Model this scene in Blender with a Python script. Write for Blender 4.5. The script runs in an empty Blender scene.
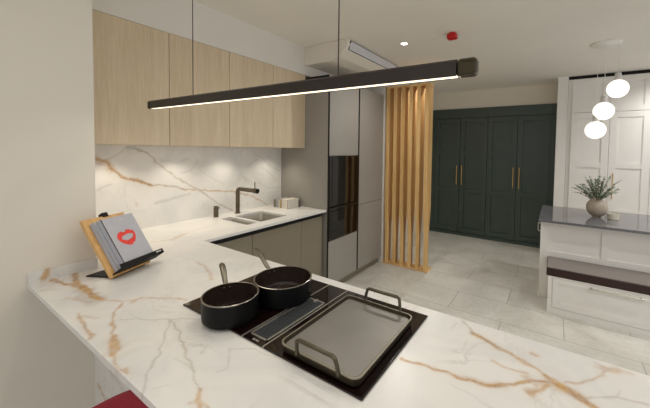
import bpy, bmesh, math, random
import numpy as np
from mathutils import Vector, Matrix
random.seed(7)
sc = bpy.context.scene
COL = sc.collection
PI = math.pi

# ------------------------------------------------------------------ materials
def lin(c):
    return tuple(((v / 255) / 12.92 if v / 255 <= .04045 else ((v / 255 + .055) / 1.055) ** 2.4) for v in c) + (1,)

class NT:
    def __init__(s, name):
        s.m = bpy.data.materials.new(name); s.m.use_nodes = True
        s.t = s.m.node_tree; s.t.nodes.clear()
        s.out = s.n('ShaderNodeOutputMaterial'); s.b = s.n('ShaderNodeBsdfPrincipled')
        s.l(s.b.outputs[0], s.out.inputs[0])
    def n(s, typ, **kw):
        x = s.t.nodes.new(typ)
        for k, v in kw.items(): setattr(x, k, v)
        return x
    def l(s, a, b): s.t.links.new(a, b)
    def set(s, **kw):
        for k, v in kw.items(): s.b.inputs[k.replace('_', ' ')].default_value = v
    def math(s, op, a, b=None):
        x = s.n('ShaderNodeMath', operation=op)
        for i, v in enumerate((a, b)):
            if v is None: continue
            if isinstance(v, (int, float)): x.inputs[i].default_value = v
            else: s.l(v, x.inputs[i])
        return x.outputs[0]
    def mix(s, fac, a, b):
        x = s.n('ShaderNodeMix', data_type='RGBA')
        for sock, v in ((x.inputs[0], fac), (x.inputs[6], a), (x.inputs[7], b)):
            if isinstance(v, (int, float)): sock.default_value = v
            elif isinstance(v, tuple): sock.default_value = v
            else: s.l(v, sock)
        return x.outputs[2]
    def coord(s, scale=(1, 1, 1)):
        c = s.n('ShaderNodeTexCoord'); m = s.n('ShaderNodeMapping')
        g = s.n('ShaderNodeNewGeometry')
        s.l(g.outputs['Position'], m.inputs[0]); m.inputs['Scale'].default_value = scale
        return m.outputs[0]
    def noise(s, vec, scale=5, detail=3, rough=.5, dist=0):
        x = s.n('ShaderNodeTexNoise'); s.l(vec, x.inputs['Vector'])
        x.inputs['Scale'].default_value = scale; x.inputs['Detail'].default_value = detail
        x.inputs['Roughness'].default_value = rough; x.inputs['Distortion'].default_value = dist
        return x.outputs[0]
    def ramp(s, fac, stops):
        x = s.n('ShaderNodeValToRGB'); s.l(fac, x.inputs[0]); e = x.color_ramp.elements
        while len(e) < len(stops): e.new(.5)
        for k, (p, c) in enumerate(stops): e[k].position = p; e[k].color = c
        return x.outputs[0]
    def bump(s, h, strength=.1, dist=.002):
        x = s.n('ShaderNodeBump'); x.inputs['Strength'].default_value = strength; x.inputs['Distance'].default_value = dist
        s.l(h, x.inputs['Height']); s.l(x.outputs[0], s.b.inputs['Normal'])

def shade(c, k): return tuple(min(1, v * k) for v in c[:3]) + (1,)

def plain(name, rgb, rough=.5, metal=0., var=.06, nscale=12, stretch=(1, 1, 1), bump=0, spec=.5, coat=0):
    t = NT(name); c = lin(rgb)
    v = t.coord(stretch); f = t.noise(v, nscale, 4)
    col = t.ramp(f, [(.3, shade(c, 1 - var)), (.7, shade(c, 1 + var))])
    t.l(col, t.b.inputs['Base Color'])
    t.set(Roughness=rough, Metallic=metal); t.b.inputs['Specular IOR Level'].default_value = spec
    t.b.inputs['Coat Weight'].default_value = coat; t.b.inputs['Coat Roughness'].default_value = .03
    if bump: t.bump(f, bump)
    return t.m

def wood(name, c0, c1, rough=.5, fine=70, coarse=9, axis='z'):
    t = NT(name)
    st = {'z': (1, 1, .05), 'x': (.05, 1, 1), 'y': (1, .05, 1)}[axis]
    v = t.coord(st)
    a = t.noise(v, fine, 4, .6, .4); b = t.noise(v, coarse, 3, .5, .8)
    f = t.math('ADD', t.math('MULTIPLY', a, .55), t.math('MULTIPLY', b, .45))
    col = t.ramp(f, [(.36, lin(c0)), (.64, lin(c1))])
    t.l(col, t.b.inputs['Base Color']); t.set(Roughness=rough); t.bump(a, .06, .001)
    return t.m

def emit(name, rgb, strength):
    t = NT(name); t.set(Base_Color=lin(rgb), Roughness=.4)
    t.b.inputs['Emission Color'].default_value = lin(rgb); t.b.inputs['Emission Strength'].default_value = strength
    return t.m

def marble(name, rough=.28):
    t = NT(name)
    v = t.coord((1, 1, 1))
    def attr(n):
        a = t.n('ShaderNodeAttribute'); a.attribute_name = n; return a.outputs['Fac']
    base = lin((227, 225, 221)); cool = lin((215, 215, 213))
    cl = t.noise(v, 3.2, 5, .6, 1.2)
    col = t.ramp(cl, [(.38, base), (.68, cool)])
    # faint natural cloud veining
    w = t.noise(v, 2.1, 6, .62, 2.2)
    line = t.math('SUBTRACT', 1, t.math('MINIMUM', 1, t.math('MULTIPLY', t.math('ABSOLUTE', t.math('SUBTRACT', w, .5)), 42)))
    gate = t.ramp(t.noise(v, 2.7, 2), [(.5, (0, 0, 0, 1)), (.66, (1, 1, 1, 1))])
    col = t.mix(t.math('MULTIPLY', t.math('MULTIPLY', line, .32), gate), col, lin((170, 166, 158)))
    n1 = t.noise(v, 55, 4, .6)
    brk = t.ramp(n1, [(.30, (.62, .62, .62, 1)), (.6, (1, 1, 1, 1))])
    col = t.mix(t.math('MULTIPLY', attr('grey'), t.math('MULTIPLY', brk, .78)), col, lin((150, 145, 138)))
    col = t.mix(t.math('MULTIPLY', attr('mid'), t.math('MULTIPLY', brk, .8)), col, lin((156, 140, 112)))
    gc = t.ramp(t.noise(v, 30, 4), [(.35, lin((164, 116, 48))), (.65, lin((196, 152, 82)))])
    col = t.mix(t.math('MULTIPLY', attr('gold'), t.math('MULTIPLY', brk, .9)), col, gc)
    t.l(col, t.b.inputs['Base Color']); t.set(Roughness=rough)
    return t.m

def tiles(name):
    t = NT(name); g = t.n('ShaderNodeNewGeometry'); mp = t.n('ShaderNodeMapping')
    mp.inputs['Location'].default_value = (-1.342, -2.695, 0)
    t.l(g.outputs['Position'], mp.inputs[0])
    b = t.n('ShaderNodeTexBrick'); t.l(mp.outputs[0], b.inputs['Vector'])
    b.offset = .5; b.offset_frequency = 2; b.squash = 1
    b.inputs['Scale'].default_value = 1; b.inputs['Mortar Size'].default_value = .0035; b.inputs['Mortar Smooth'].default_value = .2
    b.inputs['Brick Width'].default_value = .962; b.inputs['Row Height'].default_value = .4075
    b.inputs['Color1'].default_value = (.42, .42, .42, 1); b.inputs['Color2'].default_value = (.58, .58, .58, 1); b.inputs['Mortar'].default_value = (.5, .5, .5, 1)
    v = t.coord((1, 1, 1))
    n = t.noise(v, 2.2, 6, .6, .8); n2 = t.noise(v, 26, 4, .6)
    f = t.math('ADD', t.math('MULTIPLY', n, .7), t.math('MULTIPLY', n2, .3))
    col = t.ramp(f, [(.3, lin((178, 175, 166))), (.7, lin((217, 215, 208)))])
    bw = t.n('ShaderNodeRGBToBW'); t.l(b.outputs['Color'], bw.inputs[0])
    col = t.mix(t.math('MULTIPLY', t.math('SUBTRACT', bw.outputs[0], .4), .7), col, lin((176, 169, 156)))
    col = t.mix(b.outputs['Fac'], col, lin((150, 146, 138)))
    t.l(col, t.b.inputs['Base Color']); t.set(Roughness=.38)
    inv = t.math('SUBTRACT', 1, b.outputs['Fac']); t.bump(inv, .25, .002)
    return t.m

M = {}
M['marble'] = marble('veined_marble_ceramic')
M['tile'] = tiles('stone_floor_tile')
M['wall'] = plain('cream_wall_paint', (222, 216, 203), .85, var=.015, nscale=3)
M['ceil'] = plain('cream_ceiling_paint', (234, 230, 220), .9, var=.015, nscale=2)
M['whitewall'] = plain('white_wall_paint', (226, 222, 213), .85, var=.015, nscale=3)
M['oak'] = wood('pale_oak_veneer', (203, 183, 151), (221, 204, 176), .5, 110, 10)
M['slat'] = wood('honey_ash_slat', (204, 160, 98), (232, 194, 134), .45, 60, 12)
M['board'] = wood('beech_board', (196, 150, 92), (222, 180, 120), .45, 60, 12)
M['greige'] = plain('greige_lacquer', (150, 146, 139), .32, var=.02, nscale=4)
M['bronze_door'] = plain('champagne_lacquer', (136, 128, 110), .34, metal=.2, var=.03, nscale=4)
M['carcass'] = plain('carcass_board', (150, 143, 130), .5, var=.02)
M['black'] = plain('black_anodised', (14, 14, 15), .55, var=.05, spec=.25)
M['blackgloss'] = plain('black_glass', (9, 9, 10), .04, var=.02, coat=.3)
M['hob'] = plain('black_hob_glass', (20, 9, 8), .06, var=.02)  # dark red in the base colour stands in for warm reflections
M['pot'] = plain('black_nonstick', (9, 9, 10), .5, spec=.2, var=.08, nscale=40)
M['potrim'] = plain('polished_pot_rim', (150, 146, 140), .22, metal=1., var=.04)
M['potin'] = plain('nonstick_interior', (46, 36, 31), .2, var=.1, nscale=30)
M['steel'] = plain('brushed_steel', (186, 182, 172), .38, metal=.85, var=.05, stretch=(1, .1, 1), nscale=60)
M['handle_steel'] = plain('pan_handle_steel', (132, 126, 114), .35, metal=1., var=.06)
M['gridplate'] = plain('griddle_plate', (138, 134, 128), .4, metal=.6, var=.07, nscale=8)
M['gridrim'] = plain('griddle_rim', (92, 86, 72), .34, metal=.8, var=.06)
M['bronze'] = plain('dark_bronze_tap', (106, 95, 80), .28, metal=.9, var=.08)
M['green'] = plain('bottle_green_paint', (60, 73, 67), .36, var=.03, nscale=6)
M['brass'] = plain('satin_brass', (204, 172, 112), .35, metal=.8, var=.05)
M['cabwhite'] = plain('warm_white_paint', (231, 228, 223), .45, var=.012, nscale=5)
M['granite'] = plain('blue_grey_quartz', (104, 104, 108), .06, var=.16, nscale=55)
M['leather'] = plain('chestnut_leather', (46, 19, 14), .42, var=.1, nscale=25, bump=.03, spec=.5)
M['seattop'] = plain('paler_seat_top', (124, 116, 111), .32, var=.03, nscale=25)  # top of the pad coloured paler and greyer than its front
M['gridside'] = plain('griddle_cast_side', (62, 55, 42), .4, metal=.7, var=.08)
M['holder'] = plain('light_grey_lamp_holder', (196, 194, 190), .5, var=.01)
M['grillebar'] = plain('grille_bar_metal', (74, 80, 82), .5, metal=.3)
M['lipsteel'] = plain('griddle_lip_metal', (150, 144, 128), .4, metal=.8, var=.05)
M['nickel'] = plain('brushed_nickel', (190, 184, 172), .3, metal=1., var=.04)
M['pbody'] = plain('taupe_stoneware', (168, 156, 140), .6, var=.06, nscale=18, bump=.08)
M['leaf'] = plain('eucalyptus_leaf', (128, 140, 116), .55, var=.35, nscale=30)
M['stem'] = plain('woody_stem', (84, 72, 52), .7, var=.2)
M['wax'] = plain('cream_candle_glass', (205, 200, 184), .25, var=.03)
M['red'] = plain('red_plastic', (196, 18, 22), .4, var=.04)
M['velvet'] = plain('wine_red_velvet', (172, 50, 66), .75, var=.12, nscale=90, bump=.1)
M['plastic'] = plain('white_plastic', (226, 220, 208), .4, var=.01)
M['louvre'] = plain('light_grey_louvre', (206, 206, 210), .4, var=.02)
M['lampblack'] = plain('lamp_black_metal', (62, 57, 53), .34, metal=.6, var=.05)
M['lampcap'] = plain('lamp_end_bronze', (62, 54, 34), .35, metal=.4, var=.05)
M['cable'] = plain('dark_cable', (52, 50, 46), .5)
M['paper'] = plain('paper_pages', (226, 220, 206), .7, var=.04, nscale=90, stretch=(1, 1, 6))
M['greybook'] = plain('grey_book_cloth', (176, 177, 184), .55, var=.03, nscale=60)
M['darkline'] = plain('dark_print', (40, 38, 38), .6)
M['lips'] = plain('red_lip_print', (222, 56, 44), .5, var=.15, nscale=60)
M['bookgrey'] = plain('grey_spine', (128, 122, 112), .6, var=.05)
M['booktan'] = plain('tan_spine', (196, 172, 130), .6, var=.05)
M['bookwhite'] = plain('marbled_white_cover', (220, 214, 202), .5, var=.08, nscale=40)
M['led'] = emit('led_diffuser', (255, 236, 208), 1.6)
M['globe'] = emit('opal_globe_lit', (255, 250, 240), 1.05)
M['spotglow'] = emit('downlight_lit', (255, 250, 244), 7)
M['mark'] = plain('light_print', (190, 188, 184), .5)
M['socketwhite'] = plain('white_lamp_holder', (232, 228, 220), .5, var=.01)

# ------------------------------------------------------------------ mesh helpers
def wloc(o):
    v = Vector((0, 0, 0))
    while o is not None: v += o.location; o = o.parent
    return v

class MB:
    def __init__(s): s.bm = bmesh.new()
    def _xf(s, verts, xf):
        if xf is not None:
            for v in verts: v.co = xf @ v.co
    def box(s, lo, hi, bevel=0, seg=2, xf=None):
        t = bmesh.new(); bmesh.ops.create_cube(t, size=1)
        for v in t.verts:
            v.co = Vector([lo[i] + (hi[i] - lo[i]) * (v.co[i] + .5) for i in range(3)])
        if bevel: bmesh.ops.bevel(t, geom=t.edges[:], offset=bevel, segments=seg, affect='EDGES', profile=.5)
        s._xf(t.verts, xf); s._join(t); return s
    def _join(s, t, smooth=None):
        me = bpy.data.meshes.new('tmp'); t.to_mesh(me); t.free(); s.bm.from_mesh(me); bpy.data.meshes.remove(me)
    def lathe(s, prof, c=(0, 0, 0), n=40, xf=None, cap0=True, cap1=True):
        t = bmesh.new(); rings = []
        for r, z in prof:
            if r < 1e-5: rings.append([t.verts.new((c[0], c[1], c[2] + z))])
            else: rings.append([t.verts.new((c[0] + r * math.cos(2 * PI * k / n), c[1] + r * math.sin(2 * PI * k / n), c[2] + z)) for k in range(n)])
        for a, b in zip(rings, rings[1:]):
            for k in range(n):
                q = (k + 1) % n
                if len(a) == 1 and len(b) == 1: continue
                if len(a) == 1: t.faces.new((a[0], b[k], b[q]))
                elif len(b) == 1: t.faces.new((a[k], a[q], b[0]))
                else: t.faces.new((a[k], a[q], b[q], b[k]))
        if cap0 and len(rings[0]) > 1: t.faces.new(rings[0][::-1])
        if cap1 and len(rings[-1]) > 1: t.faces.new(rings[-1])
        bmesh.ops.recalc_face_normals(t, faces=t.faces[:])
        s._xf(t.verts, xf); s._join(t); return s
    def tube(s, pts, r, n=12, xf=None, radii=None):
        pts = [Vector(p) for p in pts]; t = bmesh.new(); rings = []; up = None
        for i, p in enumerate(pts):
            d = (pts[min(i + 1, len(pts) - 1)] - pts[max(i - 1, 0)]).normalized()
            if up is None:
                up = Vector((0, 0, 1)) if abs(d.z) < .9 else Vector((1, 0, 0))
            a = d.cross(up).normalized(); b = a.cross(d).normalized(); up = b
            rr = radii[i] if radii else r
            rings.append([t.verts.new(p + (a * math.cos(2 * PI * k / n) + b * math.sin(2 * PI * k / n)) * rr) for k in range(n)])
        for A, B in zip(rings, rings[1:]):
            for k in range(n): t.faces.new((A[k], A[(k + 1) % n], B[(k + 1) % n], B[k]))
        t.faces.new(rings[0][::-1]); t.faces.new(rings[-1])
        bmesh.ops.recalc_face_normals(t, faces=t.faces[:])
        s._xf(t.verts, xf); s._join(t); return s
    def prism(s, poly, z0, z1, xf=None, bevel=0):
        t = bmesh.new(); a = [t.verts.new((x, y, z0)) for x, y in poly]; b = [t.verts.new((x, y, z1)) for x, y in poly]
        t.faces.new(a[::-1]); t.faces.new(b); n = len(poly)
        for k in range(n): t.faces.new((a[k], a[(k + 1) % n], b[(k + 1) % n], b[k]))
        bmesh.ops.recalc_face_normals(t, faces=t.faces[:])
        if bevel: bmesh.ops.bevel(t, geom=t.edges[:], offset=bevel, segments=2, affect='EDGES', profile=.5)
        s._xf(t.verts, xf); s._join(t); return s
    def build(s, name, m, parent=None, smooth=False, origin=None):
        me = bpy.data.meshes.new(name); bm = s.bm
        base = wloc(parent) if parent is not None else Vector(origin or (0, 0, 0))
        for v in bm.verts: v.co -= base
        if smooth:
            for f in bm.faces: f.smooth = True
        bm.to_mesh(me); bm.free()
        me.materials.append(m)
        if smooth:
            try: me.set_sharp_from_angle(angle=math.radians(38))
            except Exception: pass
        o = bpy.data.objects.new(name, me); COL.objects.link(o)
        if parent is not None: o.parent = parent
        else: o.location = base
        return o

def box(name, lo, hi, m, parent=None, bevel=0, **k):
    c = ((lo[0] + hi[0]) / 2, (lo[1] + hi[1]) / 2, min(lo[2], hi[2]))
    return MB().box(lo, hi, bevel).build(name, m, parent, origin=c, **k)

def tag(o, label, cat, group=None, kind=None):
    if label: o['label'] = label
    if cat: o['category'] = cat
    if group: o['group'] = group
    if kind: o['kind'] = kind
    return o

def thing(name, label, cat, loc, group=None):
    o = bpy.data.objects.new(name, None); COL.objects.link(o); o.location = loc; o.empty_display_size = .05
    return tag(o, label, cat, group)

def struct(name, lo, hi, m, bevel=0):
    o = box(name, lo, hi, m, None, bevel); o['kind'] = 'structure'; return o

def copy_thing(root, loc, label=None, group=None):
    r = root.copy(); COL.objects.link(r); r.location = loc
    if label: r['label'] = label
    if group: r['group'] = group
    for ch in list(root.children):
        c = ch.copy(); COL.objects.link(c); c.parent = r
        for g in list(ch.children):
            d = g.copy(); COL.objects.link(d); d.parent = c
    return r

def rounded(x0, x1, y0, y1, r, n=6):
    P = []
    for cx, cy, a in ((x1 - r, y1 - r, 0), (x0 + r, y1 - r, 90), (x0 + r, y0 + r, 180), (x1 - r, y0 + r, 270)):
        for k in range(n + 1):
            t = math.radians(a + 90 * k / n); P.append((cx + r * math.cos(t), cy + r * math.sin(t)))
    return P

# ------------------------------------------------------------------ marble with veins on the slab itself
def vnoise(p, seed):
    rs = np.random.RandomState(seed); g = rs.rand(64, 64)
    x = np.floor(p).astype(int); f = p - x; f = f * f * (3 - 2 * f)
    a = g[x[:, 0] % 64, x[:, 1] % 64]; b = g[(x[:, 0] + 1) % 64, x[:, 1] % 64]
    c = g[x[:, 0] % 64, (x[:, 1] + 1) % 64]; d = g[(x[:, 0] + 1) % 64, (x[:, 1] + 1) % 64]
    return (a * (1 - f[:, 0]) + b * f[:, 0]) * (1 - f[:, 1]) + (c * (1 - f[:, 0]) + d * f[:, 0]) * f[:, 1]

def vein_masks(P, plane):
    n1 = vnoise(P * 28, 1) - .5; n2 = vnoise(P * 28 + 9, 2) - .5; n3 = vnoise(P * 75, 3) - .5; n4 = vnoise(P * 75 + 5, 4) - .5
    Q = P + np.stack([n1 * .013 + n3 * .0035, n2 * .013 + n4 * .0035], 1)
    wmod = .55 + .9 * vnoise(P * 34 + 3, 5)
    out = {'g': np.zeros(len(P)), 'k': np.zeros(len(P)), 'm': np.zeros(len(P))}
    for pl, kind, w, inten, pts in VEINS:
        if pl != plane: continue
        d = np.full(len(P), 9.)
        for (ax, ay), (bx, by) in zip(pts, pts[1:]):
            A = np.array([ax, ay]); D = np.array([bx - ax, by - ay]); L2 = max(D @ D, 1e-9)
            t = np.clip(((Q - A) @ D) / L2, 0, 1)
            d = np.minimum(d, np.linalg.norm(Q - (A + t[:, None] * D), axis=1))
        ww = np.maximum(w * 1.2 * wmod, .0022)
        core = np.exp(-(d / ww) ** 3) + .16 * np.exp(-(d / (ww * 2.4)) ** 2)
        out[kind] = np.maximum(out[kind], np.clip(core, 0, 1) * inten)
    return out

def slab(name, xs, ys, keep, axis, val, thick, m, plane, parent=None, origin=(0, 0, 0)):
    """gridded slab in the plane axis=val, extruded by thick to the back; keep(x, y) tells which cells exist"""
    bm = bmesh.new(); vid = {}
    def gv(i, j):
        if (i, j) not in vid:
            a, b = xs[i], ys[j]
            vid[(i, j)] = bm.verts.new({'z': (a, b, val), 'x': (val, a, b), 'y': (a, val, b)}[axis])
        return vid[(i, j)]
    for i in range(len(xs) - 1):
        for j in range(len(ys) - 1):
            if keep((xs[i] + xs[i + 1]) / 2, (ys[j] + ys[j + 1]) / 2):
                bm.faces.new((gv(i, j), gv(i + 1, j), gv(i + 1, j + 1), gv(i, j + 1)))
    k = 'xyz'.index(axis); top = list(bm.faces); edges = [e for e in bm.edges if len(e.link_faces) == 1]
    low = {}
    for v in list(bm.verts):
        c = v.co.copy(); c[k] -= thick; low[v] = bm.verts.new(c)
    for fc in top: bm.faces.new([low[v] for v in reversed(fc.verts)])
    for e in edges:
        p, q = e.verts; bm.faces.new((p, q, low[q], low[p]))
    bmesh.ops.recalc_face_normals(bm, faces=bm.faces[:])
    bm.verts.ensure_lookup_table()
    co = np.array([v.co[:] for v in bm.verts]); P2 = np.delete(co, k, 1)
    mk = vein_masks(P2, plane)
    mb = MB(); mb.bm.free(); mb.bm = bm
    o = mb.build(name, m, parent, origin=origin)
    for an, key in (('gold', 'g'), ('grey', 'k'), ('mid', 'm')):
        a = o.data.attributes.new(an, 'FLOAT', 'POINT'); a.data.foreach_set('value', mk[key].astype(np.float32))
    return o

def lines(a, b, step, marks=()):
    v = set(np.round(np.arange(a, b, step), 4).tolist()) | {a, b}
    v = [x for x in v if all(abs(x - k) > step * .45 for k in marks)] + [k for k in marks if a <= k <= b]
    return sorted(set(v) | {a, b})

# veins as polylines on each slab: (slab, kind, half-width m, strength, points)
VEINS = [
  ('top', 'g', 0.011, 1, [(0.63, 0.048), (0.686, 0.075), (0.747, 0.086), (0.793, 0.095), (0.829, 0.117), (0.903, 0.13), (0.979, 0.128), (1.045, 0.121), (1.099, 0.123), (1.114, 0.131)]),
  ('top', 'g', 0.009, 0.95, [(0.673, 0.158), (0.75, 0.145), (0.835, 0.129), (0.907, 0.132)]),
  ('top', 'k', 0.03, 0.45, [(0.958, 0.119), (1.058, 0.11), (1.119, 0.122)]),
  ('top', 'g', 0.004, 0.6, [(1.114, 0.131), (1.155, 0.155), (1.203, 0.176), (1.229, 0.206), (1.235, 0.223), (1.273, 0.256), (1.348, 0.308), (1.404, 0.324)]),
  ('top', 'g', 0.006, 0.6, [(1.244, 0.188), (1.229, 0.208), (1.23, 0.229)]),
  ('top', 'g', 0.004, 0.7, [(1.171, 0.039), (1.224, 0.036), (1.274, 0.027), (1.337, 0.022), (1.386, 0.017), (1.406, 0.007)]),
  ('top', 'g', 0.008, 0.35, [(0.989, 0.052), (1.019, 0.073), (1.099, 0.092)]),
  ('top', 'g', 0.008, 0.35, [(1.213, 0.048), (1.269, 0.069)]),
  ('top', 'g', 0.004, 0.75, [(1.207, 0.175), (1.237, 0.151), (1.274, 0.117), (1.362, 0.087), (1.425, 0.063), (1.463, 0.058)]),
  ('top', 'g', 0.010, 0.95, [(1.451, 0.06), (1.505, 0.04), (1.56, 0.019)]),
  ('top', 'g', 0.004, 0.6, [(1.562, 0.02), (1.59, 0.012), (1.621, 0.006)]),
  ('top', 'g', 0.005, 0.6, [(1.631, 0.005), (1.662, 0.006), (1.659, 0.019), (1.689, 0.008), (1.668, 0.006)]),
  ('top', 'k', 0.0018, 0.63, [(1.503, 0.22), (1.57, 0.169), (1.663, 0.103), (1.706, 0.064), (1.771, 0.022), (1.845, -0.021)]),
  ('top', 'm', 0.0024, 0.63, [(1.503, 0.22), (1.606, 0.194), (1.685, 0.162), (1.772, 0.136), (1.837, 0.116), (1.911, 0.093)]),
  ('top', 'g', 0.004, 0.8, [(1.911, 0.093), (1.936, 0.072), (1.973, 0.051)]),
  ('top', 'g', 0.003, 0.5, [(1.933, 0.055), (1.942, 0.069), (1.974, 0.072)]),
  ('top', 'k', 0.0010, 0.63, [(1.349, 0.112), (1.433, 0.176), (1.593, 0.282)]),
  ('top', 'k', 0.0018, 0.45, [(1.822, 0.237), (1.865, 0.209), (1.893, 0.172), (1.889, 0.145)]),
  ('top', 'k', 0.0018, 0.41, [(1.821, 0.236), (1.867, 0.265), (1.922, 0.282), (1.974, 0.288)]),
  ('top', 'k', 0.0018, 0.36, [(1.717, 0.178), (1.726, 0.196), (1.759, 0.2), (1.773, 0.175)]),
  ('top', 'k', 0.0024, 0.32, [(1.731, 0.119), (1.782, 0.121), (1.837, 0.12)]),
  ('top', 'k', 0.0018, 0.27, [(1.805, 0.028), (1.823, 0.057)]),
  ('top', 'g', 0.005, 0.95, [(2.291, 0.494), (2.334, 0.501), (2.365, 0.51), (2.397, 0.51), (2.426, 0.519), (2.457, 0.519), (2.497, 0.522), (2.529, 0.53), (2.566, 0.55), (2.6, 0.578), (2.633, 0.624), (2.668, 0.635), (2.698, 0.647)]),
  ('top', 'g', 0.009, 0.4, [(2.395, 0.511), (2.456, 0.519), (2.528, 0.532), (2.577, 0.556)]),
  ('top', 'm', 0.0036, 0.72, [(2.404, 0.821), (2.454, 0.757), (2.491, 0.751), (2.535, 0.728)]),
  ('top', 'g', 0.007, 0.75, [(2.454, 0.757), (2.491, 0.751), (2.535, 0.728), (2.58, 0.709), (2.612, 0.69), (2.642, 0.682), (2.67, 0.669)]),
  ('top', 'g', 0.011, 1, [(2.67, 0.669), (2.698, 0.647), (2.73, 0.63), (2.757, 0.619), (2.775, 0.608), (2.796, 0.593)]),
  ('top', 'g', 0.016, 0.45, [(2.633, 0.624), (2.657, 0.623), (2.685, 0.637), (2.71, 0.633)]),
  ('top', 'g', 0.008, 0.8, [(2.636, 0.567), (2.66, 0.595), (2.685, 0.634)]),
  ('top', 'g', 0.006, 0.5, [(2.613, 0.625), (2.633, 0.616), (2.648, 0.6), (2.631, 0.576)]),
  ('top', 'g', 0.003, 0.55, [(2.71, 0.655), (2.75, 0.686), (2.784, 0.718), (2.815, 0.777), (2.83, 0.801)]),
  ('top', 'g', 0.016, 0.6, [(2.823, 0.798), (2.836, 0.8)]),
  ('top', 'k', 0.0018, 0.45, [(2.83, 0.8), (2.814, 0.805), (2.793, 0.814)]),
  ('top', 'g', 0.003, 0.4, [(2.836, 0.8), (2.874, 0.812)]),
  ('top', 'm', 0.0024, 0.50, [(2.765, 0.628), (2.806, 0.663), (2.831, 0.68), (2.861, 0.686), (2.89, 0.691)]),
  ('top', 'm', 0.0018, 0.36, [(2.831, 0.68), (2.838, 0.711)]),
  ('top', 'g', 0.007, 0.6, [(2.63, 0.759), (2.644, 0.754)]),
  ('top', 'g', 0.004, 0.55, [(2.536, 0.648), (2.567, 0.64), (2.625, 0.647)]),
  ('top', 'k', 0.0018, 0.27, [(2.451, 0.477), (2.497, 0.473), (2.557, 0.464)]),
  ('top', 'k', 0.0018, 0.32, [(2.374, 0.747), (2.381, 0.799)]),
  ('top', 'k', 0.0018, 0.27, [(2.442, 0.709), (2.449, 0.639), (2.474, 0.611), (2.531, 0.639)]),
  ('top', 'g', 0.006, 0.4, [(0.419, 0.613), (0.455, 0.667), (0.477, 0.74)]),
  ('top', 'g', 0.01, 0.55, [(0.488, 0.719), (0.436, 0.786), (0.405, 0.844)]),
  ('top', 'g', 0.004, 0.45, [(0.408, 0.814), (0.376, 0.912), (0.349, 1.029), (0.301, 1.188)]),
  ('top', 'g', 0.006, 0.5, [(1.021, 0.589), (1.112, 0.581), (1.171, 0.562), (1.256, 0.522), (1.302, 0.498)]),
  ('top', 'k', 0.0018, 0.27, [(0.857, 0.474), (0.849, 0.586), (1.034, 0.599)]),
  ('top', 'g', 0.006, 0.7, [(2.75, 0.35), (2.9, 0.2), (3.2, 0.12), (3.6, 0.0)]),
  ('back', 'g', 0.009, 0.95, [(0.462, 1.469), (0.516, 1.45), (0.545, 1.399), (0.619, 1.331), (0.714, 1.293)]),
  ('back', 'g', 0.022, 0.5, [(0.462, 1.465), (0.516, 1.436), (0.562, 1.384)]),
  ('back', 'g', 0.0072, 0.9, [(0.568, 1.369), (0.619, 1.327), (0.713, 1.288), (0.81, 1.253)]),
  ('back', 'm', 0.0043, 0.8, [(0.714, 1.293), (0.816, 1.254), (0.986, 1.224), (1.086, 1.186)]),
  ('back', 'm', 0.0036, 0.5, [(0.462, 1.469), (0.545, 1.468), (0.6, 1.514), (0.651, 1.551)]),
  ('back', 'm', 0.0050, 0.65, [(0.692, 1.54), (0.775, 1.503), (0.871, 1.414), (0.986, 1.305), (1.027, 1.281), (1.172, 1.186), (1.268, 1.121), (1.373, 1.028), (1.439, 0.987), (1.528, 0.943)]),
  ('back', 'k', 0.0058, 0.4, [(0.651, 1.551), (0.73, 1.53), (0.775, 1.503)]),
  ('back', 'g', 0.0043, 0.8, [(1.027, 1.2), (1.153, 1.179), (1.417, 1.142), (1.574, 1.116), (1.727, 1.068), (1.859, 1.004), (1.977, 0.931)]),
  ('back', 'k', 0.0036, 0.45, [(1.028, 1.337), (1.116, 1.349), (1.173, 1.418)]),
  ('back', 'k', 0.0086, 0.4, [(0.831, 1.102), (0.985, 1.132), (1.108, 1.148)]),
  ('back', 'k', 0.0043, 0.4, [(0.473, 1.255), (0.543, 1.284)]),
  ('back', 'g', 0.0036, 0.3, [(0.698, 1.126), (0.705, 1.102)]),
  ('back', 'k', 0.0036, 0.5, [(1.729, 1.371), (1.767, 1.411), (1.845, 1.442)]),
  ('back', 'm', 0.0050, 0.45, [(1.805, 1.485), (1.912, 1.444), (2.035, 1.348), (2.16, 1.297)]),
  ('back', 'm', 0.0043, 0.4, [(1.899, 1.354), (2.025, 1.259), (2.145, 1.159)]),
  ('back', 'k', 0.0043, 0.35, [(1.845, 1.194), (1.983, 1.116), (2.176, 1.109)]),
  ('back', 'k', 0.0036, 0.35, [(1.203, 1.354), (1.318, 1.274), (1.441, 1.207)]),
  ('back', 'k', 0.0058, 0.25, [(0.871, 1.45), (0.995, 1.423), (1.114, 1.463)]),
  ('end', 'g', 0.006, 0.8, [(0.701, 0.306), (0.741, 0.303), (0.778, 0.284), (0.835, 0.267)]),
  ('end', 'k', 0.006, 0.4, [(0.866, 0.444), (0.982, 0.43), (1.068, 0.42)]),
  ('up', 'g', 0.01, 0.9, [(0.067, 0.967), (0.061, 0.95), (0.041, 0.933)]),
]
SPOTW, UCW, LLW, WSTR, EXPO = 28, 5, 2, .75, 0.15
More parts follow.
